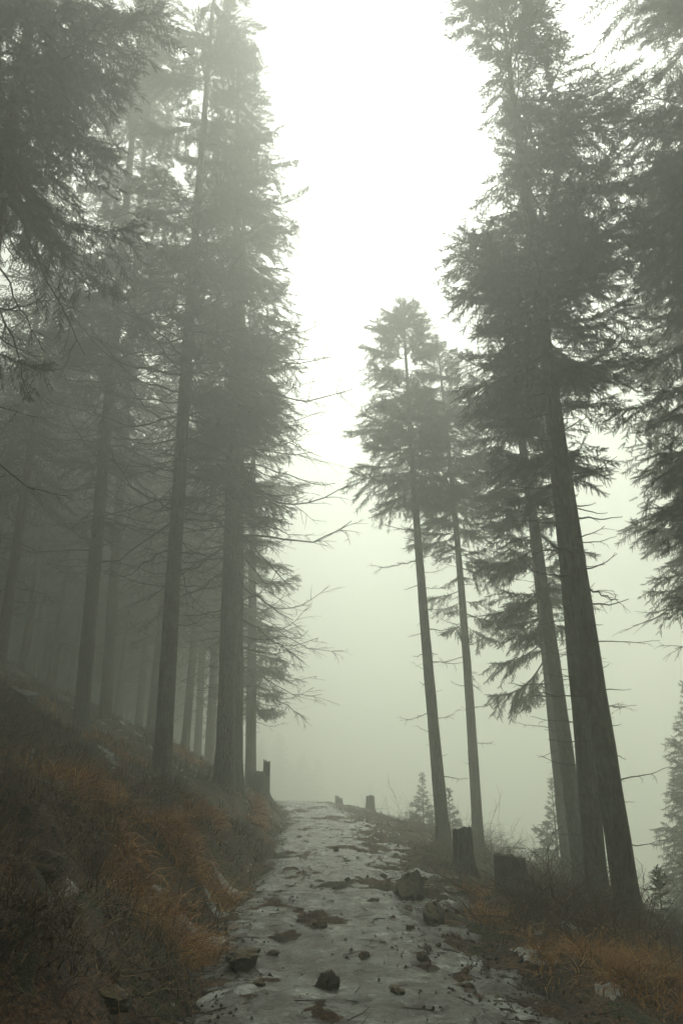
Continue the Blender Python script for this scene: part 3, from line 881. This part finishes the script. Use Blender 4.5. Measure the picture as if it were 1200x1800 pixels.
# ------------------------------------------------------------------ rocks
def rock(label, px, py, size, seed, m=None, group=None, Y=None, sink=0.25, name='rock'):
    r = np.random.default_rng(seed)
    if Y is None: p = ground_at(px, py)
    else:
        d = ray(px, py); X = d[0] / d[1] * Y; p = Vector((X, Y, gz(X, Y)))
    import bmesh
    if abs(p.x - float(path_cx(p.y))) < 2.4: p.z = max(p.z, float(ice_h(p.x, p.y)))
    bm = bmesh.new(); bmesh.ops.create_icosphere(bm, subdivisions=4, radius=1)
    pl = r.normal(size=(9, 3)); pl /= np.linalg.norm(pl, axis=1)[:, None]; off = r.uniform(0.42, 0.8, 9)
    off2 = r.uniform(0, 50)
    for v in bm.verts:
        c = np.array(v.co)
        for k in range(9):
            e = c @ pl[k] - off[k]
            if e > 0: c = c - pl[k] * e
        c = c * (1 + 0.3 * float(fbm(c[0] * 2.2 + off2 + c[2] * 0.9, c[1] * 2.2 + c[2] * 1.9, seed, 5, 0.6)))
        v.co = Vector(c * np.array(size))
    me = bpy.data.meshes.new('rock'); bm.to_mesh(me); bm.free()
    o = link(name, me, m or M_ROCK, None, (p.x, p.y, p.z + size[2] * (0.7 - sink * 2)))
    o.rotation_euler = (0, 0, float(r.uniform(0, 6)))
    tag(o, label, 'rock', group)
    return o

rock('dark angular boulder at the right path edge before the tall stump', 718, 1577, (0.35, 0.28, 0.31), 61, sink=0.2)
rock('long turf-topped rock at the left path edge in the foreground', 430, 1714, (0.24, 0.13, 0.09), 62, sink=0.16)
rock('small pointed dark stone on the ice at the bottom of the path', 572, 1752, (0.1, 0.085, 0.1), 63, sink=0.22)
rock('low brown clod of rock at the right path edge below the boulder', 768, 1618, (0.2, 0.15, 0.13), 64, sink=0.12)
rock('pale grey slab of rock high on the left bank', 38, 1255, (0.55, 0.4, 0.25), 65, M_PALE)
rock('mossy round rock at the bottom left below the grass', 188, 1796, (0.13, 0.11, 0.08), 66)
rock('grey-green flat rock between the boulder and the broad stump', 812, 1600, (0.3, 0.2, 0.09), 67, M_PALE)
rock('mossy rock half buried in the dark turf of the left bank', 48, 1575, (0.2, 0.2, 0.16), 68)
# dark root-like tubes standing in for shaded undercut turf edges on the left bank
def root(label, pts, rad, seed):
    r = random.Random(seed); q = []
    for (x, y) in pts:
        g = ground_at(x, y); q.append(np.array([g.x, g.y, g.z]))
    q = np.array(q); t0 = np.linspace(0, len(q) - 1, len(q) * 6); P = np.stack([np.interp(t0, range(len(q)), q[:, k]) for k in range(3)], -1)
    P[:, 0] += np.array([r.uniform(-.035, .035) for _ in t0]); P[:, 2] = ground_h(P[:, 0], P[:, 1]) - rad * 0.15
    w_ = rad * (1 - 0.7 * np.linspace(0, 1, len(P))) * np.array([r.uniform(.8, 1.2) for _ in t0])
    mb = MB(); mb.tube(P, w_, 9, True)
    tag(link('undercut_shade_tube', mb.mesh('undercut_shade_tube', True), M_DEAD), label, 'root')
root('thick dark root-like tube for the shaded undercut running down the left bank towards the path', [(150, 1560), (190, 1610), (215, 1660), (235, 1700)], 0.045, 1)
root('dark root-like tube for the shade under the turf edge below the orange grass', [(85, 1492), (125, 1508), (165, 1535), (200, 1560)], 0.035, 2)
root('thin root-like tube for undercut shade at the bottom left beside the mossy rock', [(170, 1700), (200, 1740), (225, 1785)], 0.03, 3)

small = [(770, 1662), (720, 1640), (640, 1700), (690, 1620), (560, 1640), (985, 1700), (612, 1556), (590, 1500), (655, 1590), (480, 1690), (520, 1610), (700, 1760), (455, 1750), (600, 1470), (745, 1700), (860, 1690), (820, 1740), (675, 1540)]
STONE_LABELS = [
    'small stone at the right ice edge just below the brown clod', 'little stone on the ice left of the brown clod', 'little stone in the middle of the ice above the pointed stone',
    'little stone on the ice left below the angular boulder', 'small stone mid-path left of the angular boulder', 'small stone on the right verge beside the orange grass',
    'tiny stone in the middle of the path where it narrows', 'tiny stone far up the middle of the path', 'little stone on the ice just left of the angular boulder',
    'small stone on the ice just above the long turf-topped rock', 'small stone at the left ice edge above the turf-topped rock', 'small stone on the ice right of the pointed stone',
    'small stone at the bottom left ice edge below the turf-topped rock', 'tiniest stone near the far crest of the path', 'small stone on the ice right of the pointed stone, further up',
    'small stone in the mud between the ice and the orange grass', 'small stone at the bottom of the muddy right path edge', 'tiny stone on the path above the angular boulder']
for i, (x, y) in enumerate(small):
    k = 0.035 + 0.035 * ((i * 37) % 10) / 10
    rock(STONE_LABELS[i], x, y, (k * 1.5, k, k * 0.75), 80 + i, group='small stones on the path', name='stone')

# ------------------------------------------------------------------ grass, moss, bramble
def blades(P, D, Ln, Wd, droop, lean, segs=3, seed=0):
    """P roots (n,3); D horizontal unit dir (n,2); ribbon blades that arch over"""
    n = len(P)
    t = np.linspace(0, 1, segs + 1)
    th0 = lean[:, None]; th = th0 - droop[:, None] * t[None, :]          # elevation along the blade
    step = Ln[:, None] / segs
    dh = np.concatenate([np.zeros((n, 1)), np.cumsum(np.cos(th[:, :-1]) * step, 1)], 1)
    dz = np.concatenate([np.zeros((n, 1)), np.cumsum(np.sin(th[:, :-1]) * step, 1)], 1)
    C = np.stack([P[:, None, 0] + D[:, None, 0] * dh, P[:, None, 1] + D[:, None, 1] * dh, P[:, None, 2] + dz], -1)
    rg = np.random.default_rng(seed)
    tw = rg.uniform(-0.6, 0.6, n)
    ca, sa = np.cos(tw), np.sin(tw)
    S = np.stack([-D[:, 1] * ca, D[:, 0] * ca, sa], -1)
    wid = (Wd[:, None] * (1 - 0.85 * t[None, :]))[..., None] * 0.5
    V = np.stack([C - S[:, None, :] * wid, C + S[:, None, :] * wid], 2).reshape(-1, 3)
    b = (np.arange(n) * (segs + 1) * 2)[:, None] + np.arange(segs)[None, :] * 2
    Fq = np.stack([b, b + 1, b + 3, b + 2], -1).reshape(-1, 4)
    return V, Fq

def downslope(x, y):
    e = 0.15
    gx = base_h(x + e, y) - base_h(x - e, y); gy = base_h(x, y + e) - base_h(x, y - e)
    g = np.stack([-gx, -gy], -1); return g / (np.linalg.norm(g, axis=1)[:, None] + 1e-6)

def tussocks(name, label, cat, centres, per, spread, length, width, m, seed, down=0.55, lean=(0.5, 1.4), droop=(0.6, 1.9), segs=3):
    rg = np.random.default_rng(seed)
    c = np.asarray(centres, float)
    k = np.repeat(np.arange(len(c)), per)
    x = c[k, 0] + rg.normal(0, 1, len(k)) * spread * c[k, 2]; y = c[k, 1] + rg.normal(0, 1, len(k)) * spread * c[k, 2]
    u = x - path_cx(y)
    ok = ((u < -1.02) | (u > 1.25)) & (y > 2.6)
    x, y, k = x[ok], y[ok], k[ok]
    P = np.stack([x, y, ground_h(x, y) - 0.02], -1)
    a = rg.uniform(0, 2 * math.pi, len(x))
    D = np.stack([np.cos(a), np.sin(a)], -1) * (1 - down) + downslope(x, y) * down * 1.3
    tus = rg.normal(0, 0.75, (len(c), 2))
    D = D + tus[k]; lift = rg.normal(0, 0.25, len(c))[k]
    D /= np.linalg.norm(D, axis=1)[:, None] + 1e-6
    sc_ = c[k, 2]
    Ln = rg.uniform(0.45, 1.1, len(x)) * length * (0.7 + 0.3 * sc_)
    Wd = rg.uniform(0.6, 1.2, len(x)) * width * np.clip(y / 9.0, 0.75, 2.2)
    V, Fq = blades(P, D, Ln, Wd, rg.uniform(*droop, len(x)), rg.uniform(*lean, len(x)) + lift, segs, seed)
    return tag(link(name, mesh_np(name, V, Fq), m), label, cat, kind='stuff')

def px_line(pts, n, jitter, rg, size=(0.7, 1.3)):
    out = []
    pts = np.array(pts, float)
    for _ in range(n):
        i = rg.integers(0, len(pts) - 1); f = rg.random()
        p = pts[i] * (1 - f) + pts[i + 1] * f + rg.normal(0, 1, 2) * jitter
        g = ground_at(p[0], min(p[1], 1830))
        out.append((g.x, g.y, rg.uniform(*size)))
    return out

rg = np.random.default_rng(91)
orange = px_line([(130, 1430), (200, 1500), (250, 1580), (300, 1620)], 30, (20, 12), rg, (0.4, 1.4)) \
    + px_line([(230, 1480), (330, 1540), (400, 1600)], 17, (14, 12), rg, (0.4, 1.3)) \
    + px_line([(300, 1500), (370, 1490), (380, 1460)], 8, (16, 10), rg, (0.3, 0.9)) \
    + px_line([(330, 1680), (385, 1690)], 5, (12, 8), rg, (0.4, 0.7)) \
    + px_line([(440, 1430), (450, 1460)], 6, (10, 8), rg, (0.5, 0.9))
tussocks('orange_grass', 'orange-brown dead grass spilling down the left bank', 'grass', orange, 150, 0.12, 0.46, 0.014, M_GRASS, 92, 0.3, lean=(0.15, 1.1), droop=(0.7, 1.9))
orange_far = px_line([(5, 1222), (90, 1255)], 14, (16, 5), rg) + px_line([(165, 1310), (260, 1345)], 16, (16, 7), rg) + px_line([(310, 1330), (365, 1370)], 12, (10, 7), rg) + px_line([(60, 1400), (110, 1420)], 6, (20, 8), rg)
tussocks('orange_grass', 'faded orange grass high on the left bank between the trunks', 'grass', orange_far, 110, 0.3, 0.34, 0.011, M_GRASS, 104, 0.2)
oright = px_line([(900, 1650), (1000, 1690), (1090, 1740), (1190, 1790)], 34, (26, 12), rg, (0.3, 1.2)) + px_line([(1080, 1700), (1190, 1740)], 10, (20, 12), rg, (0.4, 1.0)) \
    + px_line([(820, 1610), (880, 1620)], 8, (14, 6), rg, (0.4, 0.7)) + px_line([(800, 1560), (850, 1570)], 6, (12, 6), rg, (0.5, 0.8))
tussocks('orange_grass', 'orange dead grass along the right edge of the path', 'grass', oright, 120, 0.12, 0.34, 0.013, M_GRASS, 93, 0.2, lean=(0.1, 1.2), droop=(0.5, 2.0))
# dull grass over the rest of the bank
def scatter(n, x0, x1, y0, y1, rg, size=(0.6, 1.4), keep=lambda x, y: True):
    out = []
    while len(out) < n:
        y = y0 + (y1 - y0) * rg.random() ** 1.7; x = rg.uniform(x0, x1)
        if abs(x) > 0.62 * y + 1.2 or not keep(x, y): continue
        out.append((x, y, rg.uniform(*size)))
    return out
leftk = lambda x, y: x - path_cx(y) < -1.15 and (x - path_cx(y) < -2.3 or rg.random() < 0.4) and float(vnoise(np.array([x * 0.9]), np.array([y * 0.9]), 66)[0]) > 0.33
rightk = lambda x, y: x - path_cx(y) > 1.9
dull = scatter(460, -7, -1.0, 3.2, 13, rg, keep=leftk)
tussocks('dull_grass', 'dull brown matted grass covering the foreground of the left bank', 'grass', dull, 75, 0.13, 0.36, 0.012, M_DULL, 94, 0.35, lean=(0.1, 1.3), droop=(0.5, 2.0))
straw = scatter(260, -7, -1.0, 3.2, 12, rg, keep=leftk)
tussocks('straw', 'long pale straw stalks hanging over the left bank', 'grass', straw, 12, 0.12, 0.6, 0.006, M_STRAW, 98, 0.5, lean=(0.2, 1.4), droop=(0.6, 2.2), segs=5)
dull2 = scatter(650, -16, -1.0, 12, 34, rg, keep=leftk)
tussocks('bank_heather', 'dark heather and grass on the upper left bank', 'heather', dull2, 70, 0.2, 0.3, 0.011, M_DULL, 95, 0.3, segs=2)
moss = scatter(720, -8, -1.0, 3.2, 20, rg, keep=leftk) + scatter(110, 1.4, 5, 5, 18, rg, keep=lambda x, y: x - path_cx(y) > 1.4)
tussocks('moss', 'dark green moss cushions on the banks', 'moss', moss, 90, 0.13, 0.07, 0.008, M_MOSS, 96, 0.2, segs=2)
verge = scatter(150, 1.2, 4.5, 5, 16, rg, (0.4, 1.0), keep=lambda x, y: x - path_cx(y) > 1.45)
tussocks('verge_litter', 'flattened brown grass and needle litter on the right verge of the path', 'litter', verge, 60, 0.16, 0.16, 0.009, M_DULL, 99, 0.1, lean=(0.0, 0.6), droop=(0.2, 1.0), segs=2)
green = px_line([(290, 1625), (345, 1690)], 22, (16, 12), rg, (0.6, 1.2)) + px_line([(240, 1745), (300, 1790)], 16, (18, 10), rg, (0.6, 1.2)) + px_line([(840, 1640), (930, 1660)], 14, (14, 6), rg, (0.5, 1.0)) \
    + px_line([(330, 1540), (400, 1520)], 14, (18, 8), rg)
tussocks('green_moss', 'bright green moss patches low on both path edges', 'moss', green, 200, 0.13, 0.06, 0.009, M_GREEN, 105, 0.1, segs=2)
dr = scatter(380, 1.6, 12, 7, 30, rg, keep=rightk)
tussocks('dull_grass', 'brown grass and litter on the right slope', 'grass', dr, 110, 0.2, 0.3, 0.006, M_DULL, 97, 0.3)

def thicket(name, label, centres, per, height, m, seed, rad=0.006, spread=0.35):
    r = random.Random(seed); mb = MB()
    for (cx, cy_, s) in centres:
        for k in range(per):
            x = cx + r.gauss(0, spread); y = cy_ + r.gauss(0, spread)
            if x - path_cx(y) < 1.5: continue
            p = np.array([x, y, gz(x, y) - 0.03])
            d = unit(np.array([r.gauss(0, 0.6), r.gauss(0, 0.6), 1.0]))
            q = [p]; ln = height * s * r.uniform(0.5, 1.25); n = 6
            for _ in range(n):
                d = unit(d + np.array([r.gauss(0, 0.28), r.gauss(0, 0.28), r.uniform(-0.38, 0.02)]))
                q.append(q[-1] + d * ln / n)
            w0 = rad * r.uniform(0.6, 1.2)
            mb.tube(np.array(q), np.linspace(w0, 0.0012, n + 1), 3)
            for _ in range(r.randint(1, 4)):
                i = r.randint(1, n - 1)
                e = unit(unit(q[i + 1] - q[i]) + np.array([r.gauss(0, 0.7), r.gauss(0, 0.7), r.gauss(0.1, 0.5)]))
                l2 = ln * r.uniform(0.15, 0.4)
                e2 = unit(e + np.array([r.gauss(0, .3), r.gauss(0, .3), r.gauss(0, .3)]))
                mb.tube(np.array([q[i], q[i] + e * l2 * 0.5, q[i] + e * l2 * 0.5 + e2 * l2 * 0.5]), [w0 * 0.55, w0 * 0.4, 0.001], 3)
    me = mb.mesh(name)
    return tag(link(name, me, m), label, 'bramble', kind='stuff')

br = px_line([(985, 1622), (1000, 1630), (1060, 1670), (1150, 1700)], 34, (26, 12), rg, (0.7, 1.2))
thicket('bramble_thicket', 'tangle of bare brown bramble stems below the right trunks', br, 40, 0.95, M_TWIG, 101, 0.0075)
br2 = [(x, y, s) for (x, y, s) in scatter(110, 2.5, 12, 18, 36, rg, keep=lambda x, y: x - path_cx(y) > 2.6)]
thicket('bare_shrubs', 'misty bare shrubs on the right slope behind the stumps', br2, 22, 1.15, M_TWIG, 102, 0.008, 0.45)
br3 = px_line([(660, 1432), (700, 1445), (740, 1470)], 9, (10, 4), rg, (0.6, 1.0))
thicket('dry_stalks', 'thin dry stalks along the right of the far path', br3, 7, 0.9, M_TWIG, 103, 0.007, 0.25)

# chips of bark, clods and twigs strewn over the track
def debris():
    r = random.Random(77); mb = MB()
    for k in range(4600):
        y = 4.5 + 26 * r.random() ** 2.0
        u = r.choice((r.gauss(1.4, 0.4), r.gauss(1.4, 0.4), r.gauss(-1.15, 0.2), r.gauss(-1.15, 0.2), r.uniform(-1.2, 1.8)))
        x = u + float(path_cx(y)); z = max(gz(x, y), float(ice_h(x, y)))
        s_ = r.uniform(0.006, 0.022) * (1 + y / 30)
        if r.random() < 0.12:
            a_ = r.uniform(0, 3.14); l_ = r.uniform(0.04, 0.16)
            p = np.array([x, y, z + 0.008]); d_ = np.array([math.cos(a_), math.sin(a_), r.uniform(-.1, .15)])
            mb.tube(np.array([p, p + d_ * l_, p + d_ * 2 * l_ + np.array([r.uniform(-.03, .03), r.uniform(-.03, .03), 0])]), [0.005, 0.004, 0.002], 4)
            continue
        n_ = 5; an = [r.uniform(0, 6.28) + 0 * i for i in range(n_)]; an.sort()
        bot = [np.array([x + s_ * 1.3 * math.cos(t_) * r.uniform(.6, 1.3), y + s_ * 1.3 * math.sin(t_) * r.uniform(.6, 1.3), z - 0.012]) for t_ in an]
        top = np.array([x + r.uniform(-.4, .4) * s_, y + r.uniform(-.4, .4) * s_, z + s_ * r.uniform(.4, 1.1)])
        mb.add(bot + [top], t=[[i, (i + 1) % n_, n_] for i in range(n_)])
    tag(link('path_debris', mb.mesh('path_debris'), M_ROCK), 'clods, bark chips and twigs strewn over the icy track', 'debris', kind='stuff')
debris()

# ------------------------------------------------------------------ fog
def fog():
    x0, x1, y0, y1, z0, z1 = -150, 150, -45, 265, -60, 46
    v = [(x0, y0, z0), (x1, y0, z0), (x1, y1, z0), (x0, y1, z0), (x0, y0, z1), (x1, y0, z1), (x1, y1, z1), (x0, y1, z1)]
    f = [(0, 3, 2, 1), (4, 5, 6, 7), (0, 1, 5, 4), (1, 2, 6, 5), (2, 3, 7, 6), (3, 0, 4, 7)]
    me = bpy.data.meshes.new('haze'); me.from_pydata(v, [], f)
    m = bpy.data.materials.new('fog'); m.use_nodes = True
    t = m.node_tree
    for n in list(t.nodes): t.nodes.remove(n)
    o = t.nodes.new('ShaderNodeOutputMaterial'); pv = t.nodes.new('ShaderNodeVolumePrincipled')
    pv.inputs['Color'].default_value = (0.958, 0.983, 0.915, 1)
    pv.inputs['Density'].default_value = FOG_DENSITY
    pv.inputs['Density Attribute'].default_value = ''
    pv.inputs['Anisotropy'].default_value = FOG_G
    t.links.new(pv.outputs[0], o.inputs['Volume'])
    try: m.cycles.homogeneous_volume = True
    except Exception: pass
    ob = link('haze', me, m)
    tag(ob, kind='stuff')
fog()
